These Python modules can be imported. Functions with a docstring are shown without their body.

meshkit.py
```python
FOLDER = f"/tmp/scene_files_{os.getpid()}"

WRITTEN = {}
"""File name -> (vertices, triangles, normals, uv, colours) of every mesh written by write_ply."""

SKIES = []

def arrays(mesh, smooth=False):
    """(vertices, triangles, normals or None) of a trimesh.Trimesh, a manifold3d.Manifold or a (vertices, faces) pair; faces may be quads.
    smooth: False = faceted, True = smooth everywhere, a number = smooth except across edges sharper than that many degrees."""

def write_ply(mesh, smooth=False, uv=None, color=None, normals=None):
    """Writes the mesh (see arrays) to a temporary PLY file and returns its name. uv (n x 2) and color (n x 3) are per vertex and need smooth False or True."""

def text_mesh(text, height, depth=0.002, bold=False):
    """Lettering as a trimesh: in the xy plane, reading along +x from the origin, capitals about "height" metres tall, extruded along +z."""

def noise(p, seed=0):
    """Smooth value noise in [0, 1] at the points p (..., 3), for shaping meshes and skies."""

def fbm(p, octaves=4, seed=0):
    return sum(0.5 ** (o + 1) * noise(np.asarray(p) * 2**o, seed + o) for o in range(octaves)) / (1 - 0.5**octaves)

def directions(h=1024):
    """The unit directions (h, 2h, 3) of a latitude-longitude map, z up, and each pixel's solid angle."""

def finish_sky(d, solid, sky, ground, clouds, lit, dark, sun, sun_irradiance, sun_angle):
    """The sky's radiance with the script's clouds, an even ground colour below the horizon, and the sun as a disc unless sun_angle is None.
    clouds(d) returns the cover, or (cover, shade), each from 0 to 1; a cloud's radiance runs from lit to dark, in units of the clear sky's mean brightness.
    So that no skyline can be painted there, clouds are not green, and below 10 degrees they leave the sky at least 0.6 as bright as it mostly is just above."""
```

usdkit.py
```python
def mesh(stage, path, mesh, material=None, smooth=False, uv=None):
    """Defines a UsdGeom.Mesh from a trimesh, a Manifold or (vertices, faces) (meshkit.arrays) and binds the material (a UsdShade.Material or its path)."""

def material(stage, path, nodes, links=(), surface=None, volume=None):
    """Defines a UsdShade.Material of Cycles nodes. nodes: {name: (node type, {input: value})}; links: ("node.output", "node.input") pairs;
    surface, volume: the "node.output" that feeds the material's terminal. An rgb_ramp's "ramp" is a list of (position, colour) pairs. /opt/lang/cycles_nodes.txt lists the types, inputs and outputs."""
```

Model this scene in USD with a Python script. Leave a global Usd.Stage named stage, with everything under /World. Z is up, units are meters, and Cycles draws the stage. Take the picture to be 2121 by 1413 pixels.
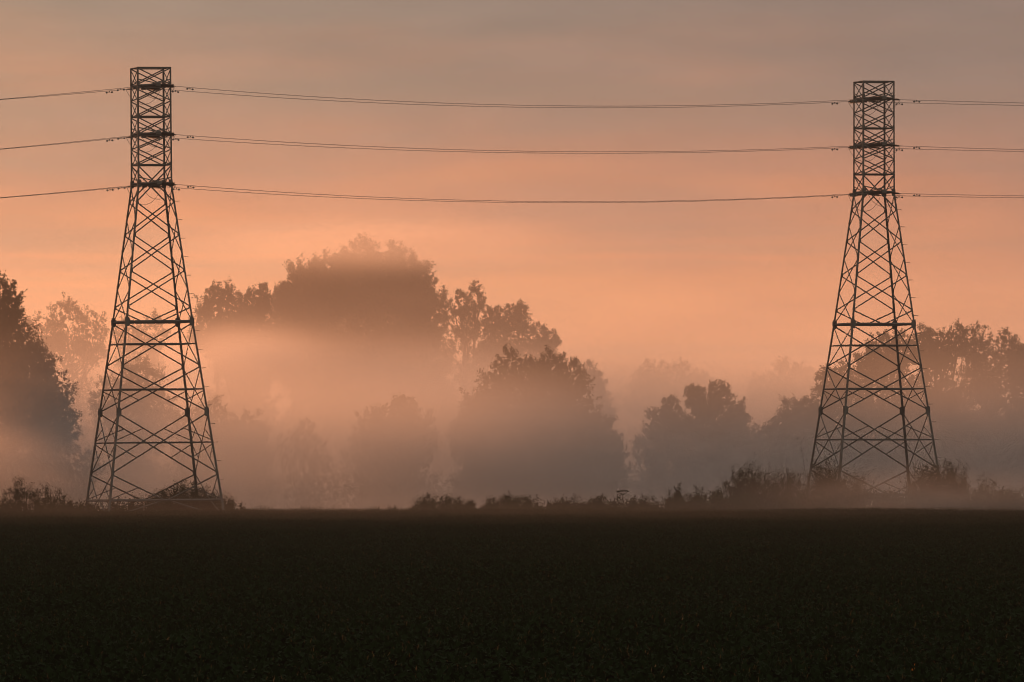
import math, random
import numpy as np, trimesh, usdkit
from pxr import Usd, UsdGeom, UsdLux, UsdShade, Gf, Sdf, Vt

stage = Usd.Stage.CreateInMemory()
UsdGeom.SetStageUpAxis(stage, 'Z'); UsdGeom.SetStageMetersPerUnit(stage, 1.0)
UsdGeom.Xform.Define(stage, '/World'); UsdGeom.Scope.Define(stage, '/World/Looks')

# ------------------------------------------------------------------ camera (long lens, 6 degrees across)
F_PX, W_PX, H_PX, HORIZON, EYE = 20000.0, 2121.0, 1413.0, 990.0, 2.6
cam = UsdGeom.Camera.Define(stage, '/World/camera')
cam.CreateHorizontalApertureAttr(36.0); cam.CreateFocalLengthAttr(36.0 * F_PX / W_PX)
cam.CreateClippingRangeAttr(Gf.Vec2f(1.0, 40000.0))
cam.CreateExposureAttr(0.12)
PITCH = math.degrees(math.atan((HORIZON - H_PX / 2) / F_PX))
cam.AddTranslateOp().Set(Gf.Vec3d(0, 0, EYE)); cam.AddRotateXOp().Set(90.0 + PITCH)

# ------------------------------------------------------------------ sky and sun
SUN_AZ, SUN_EL = math.radians(-17.0), math.radians(2.6)      # azimuth from +y towards +x
SUN_COLOR, SUN_INTENSITY, SUN_ANGLE = (1.0, 0.36, 0.14), 0.45, 2.0
GLOW_AZ = math.radians(-10.0)
SKY_STRENGTH = 0.1
SKY_GAIN = 10.2


class Graph:
    """Collects nodes and links of one material."""
    def __init__(self):
        self.nodes, self.links, self.k = {}, [], 0

    def add(self, kind, out, **inputs):
        self.k += 1
        name, plain = f'n{self.k}', {}
        for key, val in inputs.items():
            if isinstance(val, str) and '.' in val:
                self.links.append((val, f'{name}.{key}'))
            else:
                plain[key] = val
        self.nodes[name] = (kind, plain)
        return f'{name}.{out}'

    def m(self, op, a, b=0.0, c=None, clamp=False):
        d = dict(math_type=op, value1=a, value2=b)
        if c is not None: d['value3'] = c
        if clamp: d['use_clamp'] = True
        return self.add('math', 'value', **d)

    def build(self, name, surface=None, volume=None):
        return usdkit.material(stage, f'/World/Looks/{name}', self.nodes, self.links, surface=surface, volume=volume)


def srgb(r, g, b):
    return tuple(((x / 255) / 12.92 if x / 255 <= 0.04045 else ((x / 255 + 0.055) / 1.055) ** 2.4) for x in (r, g, b))


def sky_material():
    g = Graph()
    gen = g.add('texture_coordinate', 'generated')
    sx = g.add('separate_xyz', 'x', vector=gen); sep = sx.split('.')[0]
    x, y, z = f'{sep}.x', f'{sep}.y', f'{sep}.z'
    az = g.m('arctan2', x, y)                                    # radians, 0 straight ahead, + to the right
    # long flat cloud streaks
    vec = g.add('combine_xyz', 'vector', x=g.m('multiply', az, 16.0), y=g.m('multiply', z, 120.0), z=3.7)
    streak = g.add('noise_texture', 'fac', vector=vec, scale=1.0, detail=3.0, roughness=0.5)
    vec2 = g.add('combine_xyz', 'vector', x=g.m('multiply', az, 40.0), y=g.m('multiply', z, 75.0), z=1.2)
    puff = g.add('noise_texture', 'fac', vector=vec2, scale=1.0, detail=4.0, roughness=0.55)
    # elevation in degrees, bent by the streaks
    el = g.m('add', g.m('multiply', z, 57.3), g.m('multiply', az, 2.0))
    el = g.m('add', el, g.m('multiply', g.m('subtract', streak, 0.5), 1.7))
    el = g.m('add', el, g.m('multiply', g.m('subtract', puff, 0.5), 0.7))
    t = g.m('power', g.m('divide', g.m('maximum', g.m('add', el, 1.0), 0.0), 40.0), 0.5, clamp=True)   # 0 at -1 deg .. 1 at 39 deg
    P = lambda e: math.sqrt((e + 1) / 40)
    ramp = [(P(-1), srgb(198, 143, 106)), (P(0.0), srgb(214, 150, 108)), (P(0.6), srgb(234, 160, 111)), (P(1.0), srgb(242, 161, 109)), (P(1.3), srgb(225, 151, 109)),
            (P(1.7), srgb(202, 145, 114)), (P(2.2), srgb(180, 142, 118)), (P(2.7), srgb(160, 138, 120)), (P(4), srgb(146, 131, 117)), (P(12), srgb(140, 130, 119)), (P(39), srgb(145, 138, 129))]
    col = g.add('rgb_ramp', 'color', fac=t, ramp=ramp)
    # the glow fades away from the sun's side
    d = g.m('subtract', az, GLOW_AZ)
    c = g.m('cosine', d)
    side = g.m('power', g.m('multiply', g.m('add', c, 1.0), 0.5), 2.5)
    away = g.add('rgb_ramp', 'color', fac=t, ramp=[(P(-1), srgb(150, 137, 120)), (P(6), srgb(149, 137, 122)), (P(39), srgb(146, 138, 128))])
    vec4 = g.add('combine_xyz', 'vector', x=g.m('multiply', az, 45.0), y=g.m('multiply', z, 210.0), z=5.1)
    mott = g.add('noise_texture', 'fac', vector=vec4, scale=1.0, detail=5.0, roughness=0.6)
    mott = g.m('add', 0.83, g.m('multiply', mott, 0.34))
    col = g.add('mix', 'color', mix_type='multiply', fac=1.0, color1=col, color2=g.add('combine_color', 'color', r=mott, g=mott, b=mott))
    # torn bands of grey stratus
    vec3 = g.add('combine_xyz', 'vector', x=g.m('multiply', az, 9.0), y=g.m('multiply', z, 150.0), z=8.3)
    band = g.add('noise_texture', 'fac', vector=vec3, scale=1.0, detail=5.0, roughness=0.55, distortion=0.4)
    band = g.add('map_range', 'result', range_type='smoothstep', value=band, from_min=0.45, from_max=0.75, to_min=0.0, to_max=0.7, clamp=True)
    col = g.add('mix', 'color', mix_type='mix', fac=band, color1=col, color2=srgb(166, 140, 118))
    # wide glow round the hidden sun
    glow = g.m('add', 0.60, g.m('multiply', 0.58, g.m('exponent', g.m('multiply', g.m('multiply', d, d), -1 / (2 * 0.12 ** 2)))))
    col = g.add('mix', 'color', mix_type='multiply', fac=1.0, color1=col, color2=g.add('combine_color', 'color', r=glow, g=glow, b=g.m('power', glow, 0.6)))
    col = g.add('mix', 'color', mix_type='mix', fac=side, color1=away, color2=col)
    col = g.add('mix', 'color', mix_type='multiply', fac=1.0, color1=col, color2=(SKY_GAIN, SKY_GAIN, SKY_GAIN))
    clear = g.add('sky_texture', 'color', sky_type='single_scattering', sun_disc=False, sun_elevation=SUN_EL, sun_rotation=SUN_AZ, vector=gen)
    mix = g.add('mix', 'color', mix_type='mix', fac=0.985, color1=clear, color2=col)
    bg = g.add('background_shader', 'background', color=mix, strength=SKY_STRENGTH)
    return g.build('sky_look', surface=bg)


dome = UsdLux.DomeLight.Define(stage, '/World/sky')
UsdShade.MaterialBindingAPI.Apply(dome.GetPrim()).Bind(sky_material())
dome.GetPrim().SetCustomDataByKey('kind', 'structure')
sun = UsdLux.DistantLight.Define(stage, '/World/sun')
sun.CreateIntensityAttr(SUN_INTENSITY); sun.CreateAngleAttr(SUN_ANGLE); sun.CreateNormalizeAttr(True)
sun.CreateColorAttr(Gf.Vec3f(*SUN_COLOR))
sun.AddRotateZOp().Set(-math.degrees(SUN_AZ)); sun.AddRotateXOp().Set(-90.0 + math.degrees(SUN_EL) + 180.0 * 0)
# -z of the light must point away from the sun: rotate so that +z looks at the sun
sun.ClearXformOpOrder()
sdir = np.array([math.sin(SUN_AZ) * math.cos(SUN_EL), math.cos(SUN_AZ) * math.cos(SUN_EL), math.sin(SUN_EL)])
zx = sdir; xx = np.cross([0, 0, 1.0], zx); xx /= np.linalg.norm(xx); yx = np.cross(zx, xx)
M = Gf.Matrix4d(*xx, 0, *yx, 0, *zx, 0, 0, 0, 0, 1)
sun.AddTransformOp().Set(M)

# ------------------------------------------------------------------ helpers
rng = np.random.default_rng(7)
_used = {}


def numbered(parent, name):
    k = _used.get((parent, name), 0); _used[(parent, name)] = k + 1
    return name if k == 0 else f'{name}_{k:03d}'


def tag(prim, label=None, cat=None, group=None, kind=None):
    for key, val in (('label', label), ('category', cat), ('group', group), ('kind', kind)):
        if val: prim.SetCustomDataByKey(key, val)
    return prim


def thing(name, label, cat, loc, group=None):
    x = UsdGeom.Xform.Define(stage, '/World/' + numbered('/World', name))
    x.AddTranslateOp().Set(Gf.Vec3d(*map(float, loc)))
    return tag(x.GetPrim(), label, cat, group)


def obj(name, mesh, mat, parent=None, smooth=False):
    base = '/World' if parent is None else str(parent.GetPath())
    return usdkit.mesh(stage, f'{base}/{numbered(base, name)}', mesh, mat, smooth=smooth).GetPrim()


def at(u, v, Y):
    """The point at distance Y that stands where the photograph shows (u, v)."""
    return np.array([(u - W_PX / 2) / F_PX * Y, Y, EYE + (HORIZON - v) / F_PX * Y])


def smoothstep(a, b, x):
    t = np.clip((np.asarray(x, float) - a) / (b - a), 0, 1); return t * t * (3 - 2 * t)


def ground_z(x, y):
    """Flat field up to the towers, then the land dips into the foggy valley."""
    x, y = np.asarray(x, float), np.asarray(y, float)
    z = -4.5 * smoothstep(655, 740, y) + 0.10 * np.sin(x * 0.045 + 0.6) * smoothstep(300, 600, y)
    return z + 0.25 * np.sin(x * 0.013 + y * 0.011) * smoothstep(680, 800, y)


def tube(points, radii, sides=6, cap=True):
    p = np.asarray(points, float); n = len(p)
    t = np.gradient(p, axis=0); t /= np.linalg.norm(t, axis=1, keepdims=True) + 1e-12
    ref = np.where(np.abs(t[:, 2:]) < 0.9, [[0, 0, 1.0]], [[1.0, 0, 0]])
    a = np.cross(t, ref); a /= np.linalg.norm(a, axis=1, keepdims=True); b = np.cross(t, a)
    r = np.broadcast_to(np.asarray(radii, float), (n,))
    ang = np.arange(sides) * 2 * np.pi / sides
    v = (p[:, None] + r[:, None, None] * (np.cos(ang)[None, :, None] * a[:, None] + np.sin(ang)[None, :, None] * b[:, None])).reshape(-1, 3)
    f = []
    for i in range(n - 1):
        for j in range(sides):
            q, s = i * sides + j, i * sides + (j + 1) % sides
            f += [[q, s, s + sides], [q, s + sides, q + sides]]
    if cap:
        for j in range(1, sides - 1):
            f += [[0, j + 1, j], [(n - 1) * sides, (n - 1) * sides + j, (n - 1) * sides + j + 1]]
    return v, np.array(f)


def join(parts):
    vs, fs, k = [], [], 0
    for v, f in parts:
        vs.append(v); fs.append(np.asarray(f) + k); k += len(v)
    return np.vstack(vs), np.vstack(fs)


# ------------------------------------------------------------------ materials
def flat_noise(name, c1, c2, scale, rough=0.8, metallic=0.0, bump=0.0, spec=0.5):
    g = Graph()
    pos = g.add('geometry', 'position')
    n = g.add('noise_texture', 'fac', vector=pos, scale=scale, detail=4.0)
    col = g.add('rgb_ramp', 'color', fac=n, ramp=[(0.3, c1), (0.7, c2)])
    kw = dict(base_color=col, roughness=rough, metallic=metallic, specular_ior_level=spec)
    if bump: kw['normal'] = g.add('bump', 'normal', height=n, strength=bump, distance=0.05)
    return g.build(name, surface=g.add('principled_bsdf', 'BSDF', **kw))


def leaf_material(name, ramp, trans=0.35):
    """Leaf faces: each leaf its own tone, some light passing through."""
    g = Graph()
    isl = g.add('geometry', 'random_per_island')
    col = g.add('rgb_ramp', 'color', fac=isl, ramp=ramp)
    p = g.add('principled_bsdf', 'BSDF', base_color=col, roughness=0.85, specular_ior_level=0.08)
    tr = g.add('translucent_bsdf', 'BSDF', color=col)
    return g.build(name, surface=g.add('mix_closure', 'closure', fac=trans, closure1=p, closure2=tr))


M_STEEL = flat_noise('weathered_steel', (0.07, 0.072, 0.072), (0.13, 0.128, 0.12), 1.5, rough=0.8, metallic=0.0, spec=0.2)
M_WIRE = flat_noise('conductor_metal', (0.10, 0.10, 0.10), (0.16, 0.155, 0.15), 3.0, rough=0.8, metallic=0.0, spec=0.2)
M_PORC = flat_noise('grey_porcelain', (0.030, 0.030, 0.030), (0.045, 0.044, 0.042), 2.0, rough=0.6, spec=0.2)
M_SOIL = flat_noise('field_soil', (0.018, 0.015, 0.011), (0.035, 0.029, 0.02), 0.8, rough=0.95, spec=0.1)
M_BARK = flat_noise('tree_bark', (0.035, 0.028, 0.022), (0.07, 0.058, 0.045), 3.0, rough=0.9, spec=0.2)
M_STEM = flat_noise('weed_stem', (0.05, 0.04, 0.025), (0.09, 0.07, 0.04), 9.0, rough=0.9, spec=0.2)
GREEN = [(0.0, (0.030, 0.042, 0.018)), (0.5, (0.045, 0.058, 0.024)), (0.85, (0.065, 0.066, 0.026)), (1.0, (0.09, 0.06, 0.025))]
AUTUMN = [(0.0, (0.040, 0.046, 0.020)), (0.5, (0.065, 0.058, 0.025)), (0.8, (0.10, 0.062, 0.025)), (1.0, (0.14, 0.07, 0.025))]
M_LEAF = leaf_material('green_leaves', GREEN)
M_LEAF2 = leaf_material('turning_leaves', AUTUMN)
M_WEED = leaf_material('weed_leaves', [(0.0, (0.035, 0.045, 0.02)), (0.6, (0.06, 0.055, 0.025)), (1.0, (0.11, 0.065, 0.03))], 0.3)
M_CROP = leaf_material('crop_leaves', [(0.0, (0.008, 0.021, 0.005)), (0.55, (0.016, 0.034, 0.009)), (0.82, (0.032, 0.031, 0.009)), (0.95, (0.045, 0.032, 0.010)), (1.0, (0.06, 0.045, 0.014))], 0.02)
M_GRASS = leaf_material('grass_blades', [(0.0, (0.03, 0.04, 0.016)), (0.7, (0.05, 0.056, 0.022)), (1.0, (0.11, 0.09, 0.045))], 0.2)
M_YELLOW = leaf_material('yellowed_leaf', [(0.0, (0.42, 0.17, 0.03)), (1.0, (0.50, 0.22, 0.04))], 0.35)

# ------------------------------------------------------------------ ground
def make_ground():
    xs = np.unique(np.concatenate([np.linspace(-3000, -150, 24), np.linspace(-150, 150, 121), np.linspace(150, 3000, 24)]))
    ys = np.unique(np.concatenate([np.linspace(-300, 60, 10), np.linspace(60, 820, 153), np.linspace(820, 1800, 60), np.linspace(1800, 6000, 24)]))
    X, Yg = np.meshgrid(xs, ys, indexing='xy')
    Z = ground_z(X, Yg) + 0.03 * (np.random.default_rng(1).random(X.shape) - 0.5)
    v = np.stack([X.ravel(), Yg.ravel(), Z.ravel()], 1); nx = len(xs)
    i, j = np.meshgrid(np.arange(len(ys) - 1), np.arange(nx - 1), indexing='ij')
    a = (i * nx + j).ravel()
    f = np.vstack([np.stack([a, a + 1, a + nx + 1], 1), np.stack([a, a + nx + 1, a + nx], 1)])
    return v, f


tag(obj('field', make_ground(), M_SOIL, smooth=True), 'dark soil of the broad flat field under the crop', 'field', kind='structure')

# ------------------------------------------------------------------ lattice towers
def angle_iron(p, q, w, out, t=None):
    """An L section from p to q: flange w, opening towards -out."""
    p, q = np.asarray(p, float), np.asarray(q, float)
    d = q - p; d /= np.linalg.norm(d); w = w * 0.72
    a = out - d * np.dot(out, d); a /= np.linalg.norm(a) + 1e-12
    b = np.cross(d, a); t = t or max(0.012, w * 0.14)
    a1, b1 = (a + b) / math.sqrt(2), (a - b) / math.sqrt(2)      # flanges run back from the heel
    prof = [(0, 0), (w, 0), (w, t), (t, t), (t, w), (0, w)]
    off = w * 0.3
    v = [e - a1 * (x - off) - b1 * (y - off) for e in (p, q) for x, y in prof]
    f = []
    for k in range(6):
        n = (k + 1) % 6; f += [[k, n, 6 + n], [k, 6 + n, 6 + k]]
    for tri in ([0, 1, 2], [0, 2, 3], [0, 3, 4], [0, 4, 5]):
        f += [tri[::-1], [6 + i for i in tri]]
    return np.array(v), np.array(f)


def plate(c, nrm, w, h, t=0.02):
    """An eight-cornered gusset plate at c facing nrm."""
    n = nrm / np.linalg.norm(nrm); s = np.cross([0, 0, 1.0], n); s /= np.linalg.norm(s); u = np.cross(n, s)
    o = [(-.5, -.28), (-.28, -.5), (.28, -.5), (.5, -.28), (.5, .28), (.28, .5), (-.28, .5), (-.5, .28)]
    v = [c + s * w * x + u * h * y + n * z for z in (-t / 2, t / 2) for x, y in o]
    f = []
    for k in range(8):
        m = (k + 1) % 8; f += [[k, m, 8 + m], [k, 8 + m, 8 + k]]
    for k in range(1, 7): f += [[0, k + 1, k], [8, 8 + k, 9 + k]]
    return np.array(v), np.array(f)


U = 0.03                                            # metres per unit of the tower's own drawing
LEVELS = [140, 175, 208, 242, 278, 308, 342]        # panel points of the straight head


def tower_points(theta):
    """Functions of the drawing height h (140 at the top, growing downwards): corner c at h."""
    ct, st = math.cos(theta), math.sin(theta)
    ex, ey = np.array([ct, st, 0]), np.array([-st, ct, 0])      # along the line, away from the camera

    def half(h): return 0.5 * U * (70.0 if h <= 381 else 70.0 + 0.245 * (h - 381) + 0.017 * max(h - 667, 0))

    def corner(k, h):
        """k: 0 near left, 1 near right, 2 far right, 3 far left."""
        sx, sy = ((-1, -1), (1, -1), (1, 1), (-1, 1))[k]
        return (ex * sx + ey * sy) * half(h) + np.array([0, 0, (1062 - h) * U])
    return corner, ex, ey, half


def insulator(p, q, r, discs):
    """A string of discs from p to q."""
    p, q = np.asarray(p, float), np.asarray(q, float)
    s, rad = [0.0], [0.018]
    a, b = 0.12, 0.90
    for k in range(discs):
        t0 = a + (b - a) * k / discs; dt = (b - a) / discs
        s += [t0, t0 + 0.25 * dt, t0 + 0.6 * dt, t0 + 0.75 * dt]; rad += [r * 0.35, r * 0.8, r, r * 0.35]
    s += [0.93, 1.0]; rad += [0.03, 0.018]
    sag = np.array([0, 0, -1.0]) * np.linalg.norm(q - p) * 0.02
    pts = [p + (q - p) * t + sag * 4 * t * (1 - t) for t in s]
    return tube(pts, rad, 8)


ARM = 72 * U
ARM_H = (178, 278, 381)


def build_tower(label, base, theta, lean, scale, bracing_seed):
    corner, ex, ey, half = tower_points(theta)
    root = thing('lattice_tower', label, 'pylon', base, 'lattice towers of the power line')
    xf = UsdGeom.Xform(root)
    xf.AddRotateYOp().Set(lean); xf.AddScaleOp().Set(Gf.Vec3f(scale, scale, scale))
    faces = [(0, 1), (1, 2), (2, 3), (3, 0)]
    outs = [-ey, ex, ey, -ex]
    mid = lambda p, q, t=0.5: p + (q - p) * t
    axis = lambda p: np.array([p[0], p[1], 0.0])

    def member(name, p, q, w, out, push=0.0):
        o = out / np.linalg.norm(out)
        obj(name, angle_iron(p + o * push, q + o * push, w, o), M_STEEL, root)

    # legs, one mesh per leg and section
    for k in range(4):
        for h0, h1, w in ((140, 381, 0.145), (381, 667, 0.16), (667, 854, 0.175), (854, 1075, 0.19)):
            member('leg', corner(k, h0), corner(k, h1 if h1 == 1075 else h1 + 3), w, axis(corner(k, h0)))
    # braces
    for fi, (a, b) in enumerate(faces):
        out, wide = outs[fi], fi in (0, 2)
        A, B = (lambda h, a=a: corner(a, h)), (lambda h, b=b: corner(b, h))

        def cross(h0, h1, w):
            member('diagonal_brace', A(h0), B(h1), w, out, 0.02)
            member('diagonal_brace', B(h0), A(h1), w, out, -0.05)

        def rail(h, w):
            member('horizontal_brace', A(h), B(h), w, out, -0.015)

        head = list(zip(LEVELS[:-1], LEVELS[1:]))
        for h0, h1 in head: cross(h0 + 2, h1 + 1, 0.075)
        for h in (141, 242, 342): rail(h, 0.085)
        for h in ARM_H: rail(h, 0.15)
        if wide:
            cross(344, 419, 0.085)
            for h0, h1 in ((420, 486), (488, 560), (562, 636)): cross(h0, h1, 0.08)
            m = mid(A(667), B(667))
            member('diagonal_brace', A(638), mid(m, A(667), 0.04), 0.08, out, 0.02)
            member('diagonal_brace', B(638), mid(m, B(667), 0.04), 0.08, out, 0.02)
        else:
            cross(344, 381, 0.08)
            for h0, h1 in ((384, 450), (452, 521), (523, 595), (597, 664)): cross(h0, h1, 0.085)
        rail(667, 0.16)
        cross(670, 758, 0.085); rail(713, 0.08)
        cross(761, 853, 0.085); rail(807, 0.09)
        cross(856, 980, 0.085); rail(917, 0.085)
        # short bracing between the legs and the long diagonals
        for h0, hm, h1, up in ((761, 807, 853, False), (856, 917, 980, True)):
            for P, Q in ((A, B), (B, A)):
                d1 = lambda t: mid(P(h0), Q(h1), t)              # leaves P at the top
                d2 = lambda t: mid(Q(h0), P(h1), t)              # reaches P at the bottom
                member('short_brace', P(hm + 3), d2(0.745), 0.06, out, 0.0)
                if up: member('short_brace', P(hm - 4), d1(0.255), 0.06, out, 0.0)
        # the foot panel
        m = mid(A(1036), B(1036))
        for P in (A, B):
            member('diagonal_brace', P(983), mid(m, P(1036), 0.03), 0.085, out, 0.02)
            member('short_brace', P(1034), mid(P(983), m, 0.5), 0.06, out, 0.0)
            member('diagonal_brace', mid(m, P(1036), 0.05), P(1074), 0.08, out, -0.03)
        rail(1036, 0.14)
        # gusset plates
        for h, w in ((381, 0.26), (667, 0.30), (854, 0.30)):
            for P, s in ((A, 1), (B, -1)):
                inward = (B(h) - A(h)) / np.linalg.norm(B(h) - A(h)) * s
                obj('gusset_plate', plate(P(h) + inward * w * 0.22 + out * 0.045, out, w, w * 1.9), M_STEEL, root)
        for h in (173, 240, 276, 340) + ((419, 486, 560, 636, 758, 980) if wide else (450, 521, 595, 758, 980)):
            for P, s in ((A, 1), (B, -1)):
                inward = (B(h) - A(h)) / np.linalg.norm(B(h) - A(h)) * s
                obj('gusset_plate', plate(P(h) + inward * 0.05 + out * 0.03, out, 0.15, 0.24), M_STEEL, root)
    # step bolts up the near right leg
    h = 418.0
    while h < 1030:
        p = corner(1, h); d = (ex * 0.96 - ey * 0.28)
        obj('step_bolt', tube([p, p + d * 0.30, p + d * 0.33 + np.array([0, 0, 0.02])], [0.016, 0.016, 0.02], 5), M_STEEL, root)
        h += 38.4
    # three pairs of crossarms, pointing at the camera and away from it
    tips = {}
    for li, h in enumerate(ARM_H):
        for s, nm in ((-1, 'near'), (1, 'far')):
            a, b = (0, 1) if s < 0 else (3, 2)
            out = ey * s
            tip = out * ARM + np.array([0, 0, (1062 - h) * U])
            grp = UsdGeom.Xform.Define(stage, f'{root.GetPath()}/{numbered(str(root.GetPath()), "crossarm")}').GetPrim()
            hu = h - 13
            for k in (a, b):
                obj('chord', angle_iron(corner(k, h), tip + ex * (0.10 if k in (1, 2) else -0.10), 0.12, ex * (1 if k in (1, 2) else -1)), M_STEEL, grp)
                obj('tie', angle_iron(corner(k, hu), tip + ex * (0.06 if k in (1, 2) else -0.06) + np.array([0, 0, 0.08]), 0.07, ex * (1 if k in (1, 2) else -1)), M_STEEL, grp)
            for t in (0.33, 0.66):
                obj('strut', angle_iron(mid(corner(a, h), tip, t), mid(corner(b, h), tip, t), 0.07, out), M_STEEL, grp)
                obj('strut', angle_iron(mid(corner(a, h), tip, t), mid(corner(b, h), tip, t - 0.33), 0.06, out), M_STEEL, grp)
            obj('tip_plate', plate(tip, ex, 0.34, 0.30, 0.30), M_STEEL, grp)
            tips[li, nm] = tip
    R = Gf.Rotation(Gf.Vec3d(0, 1, 0), lean)

    def world(p):
        q = R.TransformDir(Gf.Vec3d(*map(float, np.asarray(p) * scale)))
        return np.array([q[0], q[1], q[2]]) + np.asarray(base, float)
    return root, tips, world, ex


TH = math.radians(14.0)
# t1 stands at 600 m, t2 at 628 m
T1 = build_tower('tall steel lattice tower on the left, nearer, dark bushes at its feet', at(319.5, 1062, 600.0), TH, -0.5, 1.0, 1)
T2 = build_tower('steel lattice tower on the right with its feet in orange mist', at(1810.5, 1049.4, 628.0), TH * 1.05, 0.0, 1.0, 2)


def parabola(p, q, sag, n):
    t = np.linspace(0, 1, n)[:, None]
    return p + (q - p) * t - np.array([0, 0, 1.0]) * sag * 4 * t * (1 - t)


def damper():
    """A vibration damper: clamp, messenger wire and two weights, hanging under its wire along x."""
    bits = [tube([[0, 0, 0.0], [0, 0, -0.09]], 0.03, 6), tube([[-0.2, 0, -0.09], [0.2, 0, -0.09]], 0.012, 5)]
    for s in (-1, 1):
        bits.append(tube([[s * 0.13, 0, -0.09], [s * 0.15, 0, -0.09], [s * 0.22, 0, -0.10], [s * 0.25, 0, -0.10]], [0.03, 0.055, 0.06, 0.035], 7))
    return join(bits)


DAMP = damper()
STR = 37 * U
names = ('upper', 'middle', 'lower')
ends = {}
for ti, (root, tips, world, ex) in enumerate((T1, T2)):
    for (li, nm), tip in tips.items():
        for side in (-1, 1):
            towards_mid = (side == 1) == (ti == 0)
            e = tip + ex * side * (STR if towards_mid else STR * 1.02) + np.array([0, 0, -0.10 if towards_mid else -0.12])
            st = tip + ex * side * 0.10
            obj('insulator_string', insulator(st, e, 0.15 if towards_mid else 0.075, 11 if towards_mid else 14), M_PORC, root, smooth=40)
            ends[ti, li, nm, side] = world(e)


def wire_thing(label, pts, damp_at, group):
    c = thing('conductor', label, 'power line', pts[0], group)
    obj('wire', tube(pts - pts[0], 0.016, 6), M_WIRE, c, smooth=True)
    seg = np.concatenate([[0], np.cumsum(np.linalg.norm(np.diff(pts, axis=0), axis=1))])
    for s in damp_at:
        s = s if s >= 0 else seg[-1] + s
        k = min(np.searchsorted(seg, s), len(pts) - 1); k = max(k, 1)
        t = (s - seg[k - 1]) / (seg[k] - seg[k - 1])
        p = pts[k - 1] + (pts[k] - pts[k - 1]) * t; d = pts[k] - pts[k - 1]; d /= np.linalg.norm(d)
        a = np.cross([0, 0, 1.0], d); a /= np.linalg.norm(a); up = np.cross(d, a)
        v = DAMP[0] @ np.stack([d, a, up]) + p - pts[0]
        obj('vibration_damper', (v, DAMP[1]), M_WIRE, c)


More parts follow.
